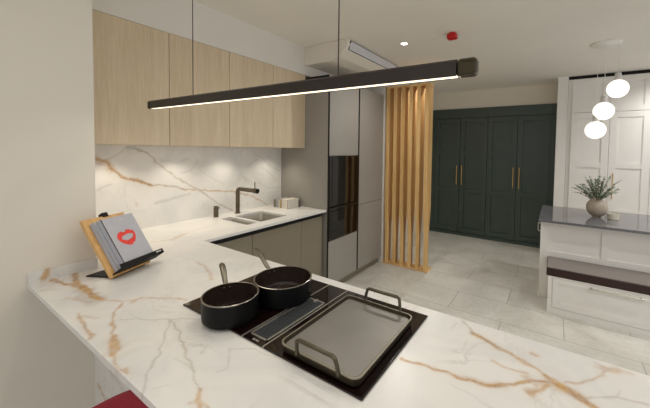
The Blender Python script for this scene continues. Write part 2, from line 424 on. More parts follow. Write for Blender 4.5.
# ================================================================== SETTING
XW, H, ZC = .664, 2.651, .92
struct('floor', (-.4, -3.2, -.1), (5.4, 6.3, 0), M['tile'])
struct('ceiling', (-.4, -3.2, H), (5.4, 6.3, H + .1), M['ceil'])
struct('wall_left', (-.2, -3.2, 0), (XW, .2536, H), M['wall'])
struct('wall_sink', (-.2, .2536, 0), (-.012, 6.1, H), M['whitewall'])
struct('wall_soffit', (-.012, .2536, 2.3576), (.3656, 3.395, H), M['whitewall'])
struct('wall_partition', (-.012, 3.395, 0), (.705, 3.47, H), M['whitewall'])
struct('wall_corridor', (-.012, 3.47, 0), (.60, 6.1, H), M['wall'])
struct('wall_back', (.60, 6.08, 0), (5.4, 6.28, H), M['wall'])
struct('wall_bulkhead', (.60, 5.47, 2.336), (2.672, 6.08, H), M['wall'])

# ================================================================== WORKTOP
HOLES = [(.175, .545, 1.285, 1.395), (.175, .545, 1.43, 1.745)]
def keep_top(x, y):
    if any(a < x < b and c < y < d for a, b, c, d in HOLES): return False
    return (x > XW and 0 < y < .833) or (x < .677 and y > .2536)
xs = lines(-.011, 3.55, .004, (XW, .677, .175, .545)); ys = lines(0, 2.176, .004, (.2536, .833, 1.285, 1.395, 1.43, 1.745))
wt = slab('worktop', xs, ys, keep_top, 'z', ZC, .02, M['marble'], 'top')
tag(wt, 'white gold-veined marble worktop running from the sink wall along the peninsula', 'worktop')
up = slab('upstand', lines(0, .2536, .006), lines(ZC, ZC + .052, .006), lambda a, b: True, 'x', XW + .016, .016, M['marble'], 'up', wt)
bs = slab('backsplash', lines(.2536, 2.178, .005), lines(ZC, 1.566, .005), lambda a, b: True, 'x', 0., .011, M['marble'], 'back')
tag(bs, 'white marble splashback with crossing gold veins behind the tap', 'splashback')

pb = thing('peninsula_base', 'pale marble-clad base carrying the peninsula worktop above the red stool', 'base cabinet', (2.0, .54, 0))
slab('back_panel', lines(XW, 3.5, .012), lines(.0, .898, .012), lambda a, b: True, 'y', .237, -.014, M['marble'], 'end', pb)
box('carcass', (XW, .252, .08), (3.5, .79, .898), M['carcass'], pb)
box('plinth', (.70, .27, 0), (3.48, .74, .08), M['black'], pb)

# sink run base units
def base_unit(y0, y1, label):
    t = thing('base_cabinet', label, 'base cabinet', (.33, (y0 + y1) / 2, 0), 'base cabinets under the sink worktop')
    mb = MB(); mb.box((.01, y0, .09), (.03, y1, .84)); mb.box((.03, y0, .09), (.62, y0 + .018, .84)); mb.box((.03, y1 - .018, .09), (.62, y1, .84)); mb.box((.03, y0 + .018, .09), (.62, y1 - .018, .108)); mb.build('carcass', M['carcass'], t)
    box('door', (.621, y0 + .002, .10), (.640, y1 - .002, .856), M['bronze_door'], t, .0015)
    box('finger_rail', (.585, y0, .858), (.634, y1, .899), M['black'], t)
    box('plinth', (.55, y0, 0), (.57, y1, .09), M['black'], t)
base_unit(.836, 1.266, 'champagne base cabinet in the inner corner of the worktop')
base_unit(1.266, 1.835, 'champagne base cabinet under the steel sink')
base_unit(1.835, 2.157, 'narrow champagne base cabinet beside the tall oven unit')

# sink
sk = thing('kitchen_sink', 'steel undermounted sink with two unequal bowls', 'sink', (.36, 1.5, .75))
for (x0, x1, y0, y1), dep in ((HOLES[0], .13), (HOLES[1], .18)):
    bm = bmesh.new(); loops = []
    for off, z in ((-.012, ZC - .022), (0, ZC - .022), (.003, ZC - .03), (.012, ZC - dep + .02), (.03, ZC - dep)):
        pts = rounded(x0 + off, x1 - off, y0 + off, y1 - off, max(.004, .022 + (0 if off < 0 else .01) - off * .3) if off >= 0 else .02)
        loops.append([bm.verts.new((px, py, z)) for px, py in pts])
    for a, b in zip(loops, loops[1:]):
        for k in range(len(a)): bm.faces.new((a[k], a[(k + 1) % len(a)], b[(k + 1) % len(a)], b[k]))
    bm.faces.new(loops[-1])
    bmesh.ops.recalc_face_normals(bm, faces=bm.faces[:])
    mb = MB(); mb.bm.free(); mb.bm = bm
    bowl = mb.build('bowl', M['steel'], sk, smooth=True)
    MB().lathe([(.032, 0), (.03, .003), (.012, .003), (.01, .001)], ((x0 + x1) / 2, (y0 + y1) / 2, ZC - dep + .0005), 24).build('drain', M['nickel'], bowl, smooth=True)

# tap
tp = thing('kitchen_tap', 'dark bronze right-angled tap standing behind the sink', 'tap', (.082, 1.534, ZC))
MB().lathe([(.028, 0), (.028, .006), (.022, .008)], (.082, 1.534, ZC), 28).build('base_ring', M['bronze'], tp, smooth=True)
MB().tube([(.082, 1.534, ZC), (.082, 1.534, 1.125), (.086, 1.534, 1.145), (.097, 1.534, 1.156), (.115, 1.534, 1.160), (.335, 1.534, 1.160)], .0195, 20).build('spout', M['bronze'], tp, smooth=True)
hd = MB().tube([(.325, 1.534, 1.160), (.362, 1.534, 1.160), (.372, 1.534, 1.160)], .024, 20).build('spray_head', M['bronze'], tp, smooth=True)
MB().lathe([(.019, 0), (.019, .002)], (0, 0, 0), 20, xf=Matrix.Translation((.3725, 1.534, 1.160)) @ Matrix.Rotation(PI / 2, 4, 'Y')).build('nozzle', M['black'], hd)
MB().tube([(.335, 1.534, 1.178), (.335, 1.534, 1.243)], .0045, 10).build('lever', M['bronze'], tp, smooth=True)

so = thing('soap_dispenser', 'short bronze soap pump on the worktop left of the tap', 'soap dispenser', (.075, 1.309, ZC))
MB().lathe([(.021, 0), (.021, .082), (.0195, .085), (.0195, .1), (.017, .102)], (.075, 1.309, ZC), 24).build('body', M['bronze'], so, smooth=True)
MB().tube([(.075, 1.309, 1.008), (.118, 1.309, 1.012), (.124, 1.309, 1.006)], .006, 10).build('nozzle', M['bronze'], so, smooth=True)

# books in a row at the tall unit
bx = .112
for w, h, dpt, key, lab in ((.036, .086, .16, 'bookgrey', 'small dark grey book at the left end of the worktop book row'),
                        (.034, .090, .16, 'greybook', 'small light grey book second in the worktop book row'),
                        (.023, .083, .16, 'paper', 'thin cream book in the middle of the worktop book row'),
                        (.023, .088, .16, 'booktan', 'thin tan book beside the marbled one in the worktop row'),
                        (.088, .096, .165, 'bookwhite', 'thick white marbled book at the right end of the worktop row')):
    t = thing('book', lab, 'book', (bx + w / 2, 2.045, ZC), 'books standing on the sink worktop')
    y0, y1 = 1.965, 1.965 + dpt
    box('pages', (bx + .0025, y0 + .003, ZC + .002), (bx + w - .0025, y1 - .003, ZC + h - .003), M['paper'], t)
    mb = MB(); mb.box((bx, y0, ZC), (bx + .0025, y1, ZC + h)); mb.box((bx + w - .0025, y0, ZC), (bx + w, y1, ZC + h)); mb.box((bx, y0, ZC), (bx + w, y0 + .003, ZC + h))
    mb.build('cover', M[key], t)
    bx += w + .0015

bk = MB(); bk.box((.23, 2.136, ZC), (.325, 2.140, ZC + .075)); bk.box((.23, 2.140, ZC), (.325, 2.172, ZC + .003))
tag(bk.build('bookend', M['black'], None, origin=(.28, 2.15, ZC)), 'black metal bookend behind the marbled book by the tall unit', 'bookend')

# ================================================================== WALL CABINETS
ED = [.2560, .77, 1.248, 1.723, 2.178]
UL = ['pale oak wall cabinet nearest the cream pillar, widest of the run', 'pale oak wall cabinet second from the cream pillar',
      'pale oak wall cabinet third from the pillar, above the tap', 'pale oak wall cabinet last before the tall greige units']
for k in range(4):
    a, b = ED[k], ED[k + 1]
    t = thing('wall_cabinet', UL[k], 'wall cabinet', (.18, (a + b) / 2, 1.567), 'oak wall cabinets above the sink')
    box('carcass', (.0, a, 1.570), (.346, b, 2.3576), M['oak'], t)
    box('door', (.3465, a + .0022, 1.566), (.3656, b - .0022, 2.3556), M['oak'], t, .001)
LIGHTY = [.51, .97, 1.41, 1.93]
lab = ['lit spot set under the first oak wall cabinet by the pillar', 'lit spot set under the second oak wall cabinet', 'lit spot under the oak wall cabinets nearest the tap', 'lit spot under the oak wall cabinet beside the tall units']
for y, l in zip(LIGHTY, lab):
    t = thing('cabinet_spotlight', l, 'light', (.2, y, 1.5655), 'spotlights under the oak wall cabinets')
    MB().lathe([(.036, .004), (.036, 0), (.028, -.003), (.028, 0)], (.2, y, 1.5655), 24, cap0=False, cap1=False).build('ring', M['nickel'], t, smooth=True)
    MB().lathe([(.028, 0), (0, -.001)], (.2, y, 1.5655), 24).build('lens', M['led'], t)

# ================================================================== TALL UNITS
tall = thing('side_panel', 'full-height greige end panel between the sink run and the ovens', 'panel', (.34, 2.17, 0))
box('panel', (.0, 2.1785, .0), (.684, 2.1955, 2.305), M['greige'], tall)
box('edge_profile', (.684, 2.178, .0), (.688, 2.198, 2.305), M['black'], tall)
box('top_shadow_strip', (.368, 2.1785, 2.3052), (.684, 2.1955, 2.328), M['black'], tall)  # black strip stands in for the shade in the gap above the panel
ov = thing('oven_cabinet', 'tall greige cabinet housing the black glass ovens', 'tall cabinet', (.34, 2.48, 0))
box('carcass', (.0, 2.198, .10), (.66, 2.765, 2.30), M['carcass'], ov)
box('upper_door', (.661, 2.203, 1.49), (.688, 2.76, 2.304), M['greige'], ov, .0015)
box('lower_drawer', (.661, 2.203, .095), (.688, 2.76, .574), M['greige'], ov, .0015)
box('plinth', (.60, 2.2, 0), (.636, 2.785, .093), M['bronze_door'], ov)
box('edge_profile', (.64, 2.766, .095), (.690, 2.784, 2.304), M['black'], ov)
o1 = thing('built_in_oven', 'upper black glass oven with the tall door window', 'oven', (.66, 2.48, .9))
box('door', (.661, 2.206, .902), (.692, 2.758, 1.482), M['blackgloss'], o1, .002)
MB().box((.692, 2.255, .99), (.6935, 2.60, 1.44)).build('window', M['blackgloss'], o1)
MB().tube([(.700, 2.23, .935), (.712, 2.23, .935), (.712, 2.735, .935), (.700, 2.735, .935)], .006, 10).build('handle', M['blackgloss'], o1, smooth=True)
o2 = thing('warming_drawer', 'lower black glass compact oven under the tall oven', 'oven', (.66, 2.48, .58))
box('door', (.661, 2.206, .578), (.692, 2.758, .896), M['blackgloss'], o2, .002)
MB().box((.692, 2.235, .62), (.6935, 2.60, .85)).build('window', M['blackgloss'], o2)
fr = thing('fridge_cabinet', 'tall greige two-door cabinet right of the ovens beside the slats', 'tall cabinet', (.34, 3.09, 0))
box('carcass', (.0, 2.786, .10), (.66, 3.392, 2.30), M['carcass'], fr)
box('upper_door', (.661, 2.788, .889), (.688, 3.390, 2.304), M['greige'], fr, .0015)
box('lower_door', (.661, 2.788, .095), (.688, 3.390, .885), M['greige'], fr, .0015)
box('plinth', (.60, 2.786, 0), (.636, 3.392, .093), M['bronze_door'], fr)

# ================================================================== AIR CONDITIONER
ac = thing('air_conditioner', 'white ceiling air conditioner above the tall greige units', 'air conditioner', (.64, 2.81, 2.46))
mb = MB(); prof = [(.3662, H - .001), (.3662, 2.465), (.39, 2.458), (.70, 2.458), (.82, 2.485), (.90, 2.545), (.925, 2.60), (.925, H - .001)]
T = Matrix(((1, 0, 0, 0), (0, 0, -1, 0), (0, 1, 0, 0), (0, 0, 0, 1)))      # x,y,z -> x,-z,y
mb.prism(prof, -3.39, -2.165, xf=T, bevel=.004); mb.build('body', M['plastic'], ac)
P0, P1 = Vector((.905, 0, 2.556)), Vector((.9305, 0, 2.634)); d = (P1 - P0).normalized(); nn = Vector((d.z, 0, -d.x))
def band(t0, t1, y0, y1, thick, lift):
    q = [P0 + d * t0 + nn * lift, P0 + d * t1 + nn * lift, P0 + d * t1 + nn * (lift + thick), P0 + d * t0 + nn * (lift + thick)]
    return MB().prism([(v.x, v.z) for v in q], -y1, -y0, xf=T)
fr_ = band(-.005, .084, 2.205, 3.37, .008, -.004).build('outlet_frame', M['cable'], ac)
for k in range(2): band(.002 + .04 * k, .038 + .04 * k, 2.215, 3.36, .004, .004).build('louvre', M['louvre'], ac)

# ================================================================== SLATTED SCREEN
ss = thing('slatted_screen', 'honey wood screen of upright twisted slats beside the tall units', 'room divider', (1.04, 3.46, 0))
box('base_plate', (.70, 3.392, 0), (1.350, 3.556, .022), M['slat'], ss, .003)
box('top_rail', (.722, 3.396, 2.385), (1.327, 3.556, 2.410), M['slat'], ss, .002)
for k in range(6):
    xc = .75 + .1098 * k; bm = bmesh.new(); rings = []; N = 44
    for i in range(N + 1):
        z = .022 + (2.385 - .022) * i / N
        u = max(0, min(1, (z - .40) / .45)); u = u * u * (3 - 2 * u)
        ang = math.radians(13 * (1 - u)); hw, hd_ = .0235, .078
        yc = 3.476
        rings.append([bm.verts.new((xc + a * math.cos(ang) - b * math.sin(ang), yc + a * math.sin(ang) + b * math.cos(ang), z)) for a, b in ((-hw, -hd_), (hw, -hd_), (hw, hd_), (-hw, hd_))])
    for A, B in zip(rings, rings[1:]):
        for j in range(4): bm.faces.new((A[j], A[(j + 1) % 4], B[(j + 1) % 4], B[j]))
    bm.faces.new(rings[0][::-1]); bm.faces.new(rings[-1])
    bmesh.ops.recalc_face_normals(bm, faces=bm.faces[:])
    mb = MB(); mb.bm.free(); mb.bm = bm; mb.build('slat', M['slat'], ss)

# ================================================================== shaker fronts
def shaker(name, x0, x1, z0, z1, y, m, parent, rails, stile=.075, th=.022, rec=.009):
    """panelled door facing -y; rails = list of (z0, z1) openings"""
    mb = MB()
    mb.box((x0, y + rec, z0), (x1, y + th, z1))
    mb.box((x0, y, z0), (x0 + stile, y + rec, z1)); mb.box((x1 - stile, y, z0), (x1, y + rec, z1))
    zz = [z0] + [v for r in rails for v in r] + [z1]
    for a, b in zip(zz[::2], zz[1::2]): mb.box((x0 + stile, y, a), (x1 - stile, y + rec, b))
    for a, b in rails:                                                   # small bead inside each panel opening
        s = .008; X0, X1 = x0 + stile, x1 - stile
        mb.box((X0, y + rec * .45, a), (X0 + s, y + rec, b)); mb.box((X1 - s, y + rec * .45, a), (X1, y + rec, b))
        mb.box((X0, y + rec * .45, a), (X1, y + rec, a + s)); mb.box((X0, y + rec * .45, b - s), (X1, y + rec, b))
    return mb.build(name, m, parent)

def bar_handle(x, y, z0, z1, m, parent, r=.006, out=.032):
    mb = MB(); mb.tube([(x, y - out, z0), (x, y - out, z1)], r, 12)
    for z in (z0 + .02, z1 - .02): mb.tube([(x, y, z), (x, y - out, z)], r * .8, 10)
    return mb.build('handle', m, parent, smooth=True)

# green wardrobes
YG = 5.447
for x0, xm, x1, l in ((.73, 1.197, 1.664, 'dark green panelled two-door wardrobe partly behind the slatted screen'),
                      (1.664, 2.131, 2.598, 'dark green panelled two-door wardrobe beside the white island')):
    t = thing('wardrobe', l, 'wardrobe', ((x0 + x1) / 2, 5.75, 0), 'dark green wardrobes on the back wall')
    lo, hi = (x0 - (.125 if x0 < 1 else 0), x1 + (.07 if x1 > 2 else 0))
    box('carcass', (lo, YG + .038, .0), (hi, 6.075, 2.334), M['green'], t)
    box('plinth', (lo, YG - .012, 0), (hi, YG + .023, .052), M['green'], t, .004)
    box('cornice', (lo, YG - .004, 2.166), (hi, YG + .023, 2.334), M['green'], t, .003)
    RL = [(.145, .80), (.87, 1.485), (1.555, 2.085)]
    for a, b, s in ((x0, xm, 1), (xm, x1, 0)):
        dr = shaker('door', a + .004, b - .004, .062, 2.158, YG, M['green'], t, RL, .075, .036, .024)
        bar_handle((b - .045) if s else (a + .045), YG, .945, 1.295, M['brass'], dr, .0085)
    if x0 < 1: box('end_stile', (lo, YG, .055), (x0 - .001, YG + .023, 2.164), M['green'], t)
    else: box('end_stile', (x1 + .001, YG, .055), (hi, YG + .03, 2.164), M['green'], t)

# white tall cabinets
YW = 5.05
box_f = struct('trim_1', (2.672, YW - .002, 0), (2.80, 6.07, H), M['cabwhite'])
def white_unit(x0, xm, x1, label):
    t = thing('tall_cupboard', label, 'tall cupboard', ((x0 + x1) / 2, 5.35, 0), 'white panelled cupboards behind the island')
    box('carcass', (x0 - (.045 if x0 < 3 else 0), YW + .012, 0), (x1, 5.68, 2.604), M['cabwhite'], t)
    for a, b, s in ((x0, xm, 1), (xm, x1, 0)):
        shaker('upper_door', a + .002, b - .002, 2.128, 2.592, YW - .011, M['cabwhite'], t, [(2.20, 2.52)], .08)
        dr = shaker('door', a + .002, b - .002, .70, 2.122, YW - .011, M['cabwhite'], t, [(.80, 1.36), (1.43, 2.045)], .08)
        if not s: bar_handle(a + .05, YW - .011, .94, 1.29, M['brass'], dr)
        shaker('lower_door', a + .002, b - .002, .10, .694, YW - .011, M['cabwhite'], t, [(.18, .615)], .08)
    box('shadow_gap', (x0 - .045 if x0 < 3 else x0, YW + .03, 2.606), (x1, YW + .05, H - .001), M['black'], t)
white_unit(2.848, 3.28, 3.705, 'tall white panelled cupboard behind the plant vase')
white_unit(3.705, 4.13, 4.56, 'tall white panelled cupboard at the right edge of the photo')

# ================================================================== ISLAND
isl = thing('kitchen_island', 'warm white panelled island standing before the white cupboards', 'island', (3.5, 3.95, 0))
box('carcass', (2.585, 3.523, .0), (4.55, 4.40, .824), M['cabwhite'], isl)
mb = MB(); x = 2.566
mb.box((x, 3.500, .0), (4.55, 3.5135, .51)); mb.box((x, 3.500, .765), (4.55, 3.5135, .824)); mb.box((x, 3.5135, 0), (4.55, 3.523, .824))
for a, b in ((x, 2.634), (3.086, 3.131), (3.583, 3.628), (4.08, 4.125), (4.50, 4.55)): mb.box((a, 3.500, .51), (b, 3.5135, .765))
mb.build('front_panel', M['cabwhite'], isl)
mb = MB(); mb.box((2.566, 3.523, 0), (2.585, 4.40, .824)); mb.build('side_panel', M['cabwhite'], isl)
mb = MB(); mb.tube([(2.566, 3.545, .79), (2.543, 3.545, .785), (2.540, 3.545, .76), (2.540, 3.545, .715), (2.548, 3.545, .70), (2.566, 3.545, .705)], .006, 10)
mb.build('handle', M['nickel'], isl, smooth=True)
box('skirting', (2.556, 3.492, 0), (2.645, 3.4995, .06), M['cabwhite'], isl, .002)
it = box('island_worktop', (2.546, 3.412, .8255), (4.58, 4.47, .85), M['granite'], None, .003)
tag(it, 'polished grey quartz top on the white island', 'worktop')
bn = thing('bench', 'white drawer bench built against the island front', 'bench', (3.57, 3.33, 0))
box('carcass', (2.652, 3.175, .0), (4.50, 3.4915, .361), M['cabwhite'], bn)
mb = MB(); mb.box((2.652, 3.152, 0), (2.688, 3.175, .361)); mb.box((2.688, 3.152, 0), (4.5, 3.175, .054)); mb.box((2.688, 3.152, .349), (4.5, 3.175, .361)); mb.build('face_frame', M['cabwhite'], bn)
dr = shaker('drawer', 2.691, 3.62, .058, .346, 3.153, M['cabwhite'], bn, [(.11, .30)], .05, .021, .006)
mb = MB(); mb.tube([(2.97, 3.125, .322), (3.345, 3.125, .322)], .0055, 12)
for a in (2.99, 3.325): mb.tube([(a, 3.153, .322), (a, 3.122, .322)], .0075, 12)
mb.build('handle', M['nickel'], dr, smooth=True)
cu = MB(); prof = [(3.150, .3625), (3.150, .434), (3.154, .4385), (3.17, .4395), (3.486, .4525), (3.4905, .45), (3.4905, .3625)]
Tx = Matrix(((0, 0, 1, 0), (1, 0, 0, 0), (0, 1, 0, 0), (0, 0, 0, 1)))      # (y, z, x) -> x,y,z
cu.prism(prof, 2.637, 4.50, xf=Tx, bevel=.005)
cu = cu.build('bench_cushion', M['leather'], None, origin=(3.57, 3.33, .3625))
MB().prism([(3.157, .4388), (3.170, .4398), (3.486, .4528), (3.486, .4560), (3.170, .4432), (3.158, .4408)], 2.642, 4.496, xf=Tx).build('seat_top', M['seattop'], cu)['label'] = 'paler top of the seat pad'
cu = tag(cu, 'chestnut leather seat pad with a paler top lying on the white bench', 'cushion')

# vase, branches, candle
va = MB(); prof = []
for k in range(25):
    a = -PI / 2 + PI * .90 * k / 24 + .02
    prof.append((max(.03, .098 * math.cos(a)) if k < 20 else .098 * math.cos(a), .107 + .105 * math.sin(a)))
prof = [(.042, 0)] + [p for p in prof if p[1] > .008]
zt = prof[-1][1]; prof += [(.030, zt + .002), (.031, zt + .012), (.027, zt + .012), (.026, zt - .01), (.05, zt - .04), (.06, .06), (0, .03)]
va.lathe(prof, (3.078, 3.95, .85), 40)
va = tag(va.build('vase', M['pbody'], None, smooth=True, origin=(3.078, 3.95, .85)), 'round taupe stoneware vase on the grey island top', 'vase')
br = thing('eucalyptus_branches', 'bunch of green eucalyptus sprigs in the round vase', 'plant', (3.078, 3.95, 1.03))
rnd = random.Random(11); stems = MB(); lv = bmesh.new()
def leaf(p, d, n, L, W):
    d = d.normalized(); s = d.cross(n)
    if s.length < 1e-3: s = d.cross(Vector((1, 0, .2)))
    s.normalize(); n2 = s.cross(d)
    c = lv.verts.new(p); pts = []
    for t, w in ((.3, .42), (.62, .5), (.88, .3)): pts.append((lv.verts.new(p + d * L * t + s * W * w + n2 * L * .04), lv.verts.new(p + d * L * t - s * W * w + n2 * L * .04)))
    e = lv.verts.new(p + d * L)
    lv.faces.new((c, pts[0][0], pts[0][1]))
    for a, b in zip(pts, pts[1:]): lv.faces.new((a[0], b[0], b[1], a[1]))
    lv.faces.new((pts[-1][0], e, pts[-1][1]))
for k in range(34):
    az = 2 * PI * k / 34 + rnd.uniform(-.2, .2); tilt = rnd.uniform(.1, 1.0); L = rnd.uniform(.16, .28) * (1.0 if tilt > .5 else 1.08)
    if k in (3, 20): tilt, L = 1.15, .21
    p = Vector((3.078 + .012 * math.cos(az), 3.95 + .012 * math.sin(az), .98)); pts = [p.copy()]
    d = Vector((math.cos(az) * math.sin(tilt * .45), math.sin(az) * math.sin(tilt * .45), math.cos(tilt * .45)))
    hz = Vector((math.cos(az), math.sin(az), 0)); n = 14
    for i in range(n):
        d = (d + hz * .05 * tilt + Vector((0, 0, -.035 * tilt))).normalized(); p = p + d * (L + .06) / n; pts.append(p.copy())
        if i > 3:
            for sgn in (-1, 1):
                side = d.cross(Vector((0, 0, 1))).normalized() * sgn
                ld = side * .9 + d * .55 + Vector((rnd.uniform(-.4, .4), rnd.uniform(-.4, .4), rnd.uniform(-.2, .5)))
                leaf(p + Vector((0, 0, 0)), ld, Vector((rnd.uniform(-.4, .4), rnd.uniform(-.4, .4), 1)), rnd.uniform(.020, .032), rnd.uniform(.017, .025))
    leaf(p, d, Vector((0, 0, 1)), .03, .015)
    stems.tube(pts, .0017, 6, radii=[.0026 - .0016 * i / n for i in range(n + 1)])
stems.build('stem', M['stem'], br, smooth=True)
mb = MB(); mb.bm.free(); mb.bm = lv; mb.build('foliage', M['leaf'], br)
cd = thing('candle', 'small cream candle jar beside the vase on the island', 'candle', (3.215, 3.91, .85))
MB().lathe([(.046, 0), (.050, .004), (.051, .062), (.047, .062), (.046, .046), (0, .046)], (3.215, 3.91, .85), 32).build('jar', M['wax'], cd, smooth=True)
MB().tube([(3.215, 3.91, .896), (3.216, 3.91, .91)], .001, 6).build('wick', M['darkline'], cd)

# ================================================================== PENDANT CLUSTER
pc = thing('pendant_light', 'white cluster pendant of three glowing globes over the island', 'pendant light', (3.06, 3.6, H))
MB().lathe([(.125, 0), (.125, -.010), (.121, -.013), (0, -.013)], (3.06, 3.6, H - .0005), 48, cap0=False).build('ceiling_rose', M['socketwhite'], pc, smooth=True)
for gx, gz, cyo in ((3.164, 2.193, 3.60), (3.063, 1.98, 3.60), (3.004, 1.791, 3.60)):
    r = .088
    MB().tube([(gx, cyo, H - .012), (gx, cyo, gz + r + .06)], .0022, 8).build('cord', M['socketwhite'], pc, smooth=True)
    MB().lathe([(0, .075), (.020, .075), (.0265, .07), (.0265, 0), (.022, -.004)], (gx, cyo, gz + r - .008), 28, cap1=False).build('lamp_holder', M['holder'], pc, smooth=True)
    pf = [(r * math.sin(PI * k / 22), -r * math.cos(PI * k / 22)) for k in range(23)]; pf[0] = (0, -r); pf[-1] = (0, r)
    MB().lathe(pf, (gx, cyo, gz), 40).build('globe', M['globe'], pc, smooth=True)

# ================================================================== LINEAR LAMP
ll = thing('linear_pendant', 'long black bar lamp with a lit lower edge hung over the hob', 'pendant light', (1.625, .48, 1.775))
X0, X1, YL, Z0, Z1 = .752, 2.449, .478, 1.753, 1.797
def barprof(): return [(-.017, 0), (-.017, .038), (-.011, .044), (.011, .044), (.017, .038), (.017, 0), (.0105, 0), (.0105, .004), (-.0135, .004), (-.0135, 0)]
hs_ = MB().prism([(YL + a, Z0 + b) for a, b in barprof()], X0 + .03, X1, xf=Tx).build('housing', M['lampblack'], ll)
MB().box((X0 + .03, YL - .013, Z0 + .0005), (X1 - .001, YL + .010, Z0 + .0035)).build('diffuser', M['led'], ll)
for a, b, mk in ((X0, X0 + .03, 'lampblack'), (X1, X1 + .050, 'lampcap')):
    MB().prism([(YL + p, Z0 + q) for p, q in ((-.017, -.001), (-.017, .038), (-.011, .044), (.011, .044), (.017, .038), (.017, -.001))], a + .0004, b, xf=Tx, bevel=.0085).build('end_cap', M[mk], ll)
MB().box((2.395, YL - .0174, Z0 + .0105), (2.424, YL - .0169, Z0 + .0145)).build('maker_mark', M['darkline'], hs_)
for x in (1.19, 2.06):
    MB().tube([(x, YL, Z0 + .039 + .0098 * (2.449 - x)), (x, YL, H)], .0021, 8).build('cable', M['cable'], ll, smooth=True)
    MB().lathe([(.022, 0), (.022, -.02), (.018, -.024), (0, -.024)], (x, YL, H - .0005), 24, cap0=False).build('ceiling_mount', M['lampblack'], ll, smooth=True)
cu_ = bpy.data.curves.new('t', 'FONT')
def text_part(name, body, size, m, parent, mat4, ext=.0004):
    c = bpy.data.curves.new(name, 'FONT'); c.body = body; c.size = size; c.extrude = ext; c.align_x = 'CENTER'; c.align_y = 'CENTER'; c.resolution_u = 2
    tmp = bpy.data.objects.new('tmp', c); COL.objects.link(tmp)
    dg = bpy.context.evaluated_depsgraph_get(); dg.update()
    me = bpy.data.meshes.new_from_object(tmp.evaluated_get(dg)); COL.objects.unlink(tmp); bpy.data.objects.remove(tmp); bpy.data.curves.remove(c)
    b = wloc(parent); me.transform(Matrix.Translation(-b) @ mat4); me.materials.clear(); me.materials.append(m)
    o = bpy.data.objects.new(name, me); COL.objects.link(o); o.parent = parent; return o
bpy.data.curves.remove(cu_)

# ceiling fittings
def downlight(x, y, label):
    t = thing('downlight', label, 'downlight', (x, y, H), 'recessed ceiling downlights')
    MB().lathe([(.046, 0), (.046, -.004), (.036, -.006), (.033, -.001)], (x, y, H), 32, cap0=False, cap1=False).build('trim_ring', M['plastic'], t, smooth=True)
    MB().lathe([(.033, -.0015), (0, -.002)], (x, y, H), 32, cap0=False).build('lens', M['spotglow'], t)
downlight(1.335, 2.59, 'lit round downlight in the ceiling right of the air conditioner')
fa = thing('fire_alarm_sounder', 'small red alarm sounder on the ceiling', 'alarm', (1.832, 2.56, H))
MB().prism([(1.832 + .043 * p, 2.56 + .043 * q) for p, q in rounded(-1, 1, -1, 1, .5)], 2.597, H - .012, bevel=.008).build('body', M['red'], fa)
MB().lathe([(.03, 0), (.03, .012)], (1.832, 2.56, H - .0125), 28).build('base', M['red'], fa)
cond = MB().tube([(1.60, 2.57, H - .003), (1.795, 2.57, H - .003)], .003, 8).build('alarm_cable', M['ceil'], fa, smooth=True)
Rt = Matrix.Translation((2.449, YL, 1.772)) @ Matrix.Rotation(.0098, 4, 'Y') @ Matrix.Translation((-2.449, -YL, -1.775))     # the bar hangs a touch higher at its far end
for ch in ll.children_recursive:
    if ch.name.split('.')[0] in ('housing', 'diffuser', 'end_cap', 'maker_mark'):
        b = wloc(ch); ch.data.transform(Matrix.Translation(-b) @ Rt @ Matrix.Translation(b))

# ================================================================== HOB AND PANS
ZG = .9262
ZP = ZG + .0014
hob = thing('induction_hob', 'black glass hob with a centre extractor set in the peninsula', 'hob', (1.86, .533, ZC))
for a, b in ((1.4355, 1.8055), (1.8105, 1.9095), (1.9145, 2.2825)):
    MB().box((a, .2945, ZC + .0004), (b, .772, ZG), .0015).build('glass_module', M['hob'], hob)
for x in (1.808, 1.912): MB().box((x - .0023, .2945, ZC + .0004), (x + .0023, .772, ZG + .0012)).build('trim_strip', M['steel'], hob)
gr = MB(); gx0, gx1, gy0, gy1 = 1.819, 1.902, .318, .622
gr.box((gx0, gy0, ZG), (gx0 + .005, gy1, ZG + .003)); gr.box((gx1 - .005, gy0, ZG), (gx1, gy1, ZG + .003)); gr.box((gx0, gy0, ZG), (gx1, gy0 + .005, ZG + .003)); gr.box((gx0, gy1 - .005, ZG), (gx1, gy1, ZG + .003))
gf = gr.build('extractor_frame', M['steel'], hob)
gr = MB()
for k in range(7):
    x = gx0 + .0115 + k * .010; gr.box((x - .0017, gy0 + .006, ZG), (x + .0022, gy1 - .006, ZG + .0026))
gr.build('grille_bars', M['grillebar'], gf)
MB().box((1.857, .60, ZG), (1.861, .628, ZG + .005), .001).box((1.850, .606, ZG), (1.868, .609, ZG + .0045), .001).build('slider', M['steel'], gf)
text_part('lettering', 'BORA', .011, M['mark'], hob, Matrix.Translation((1.866, .304, ZG + .0003)) @ Matrix.Rotation(0, 4, 'Z'), .0002)

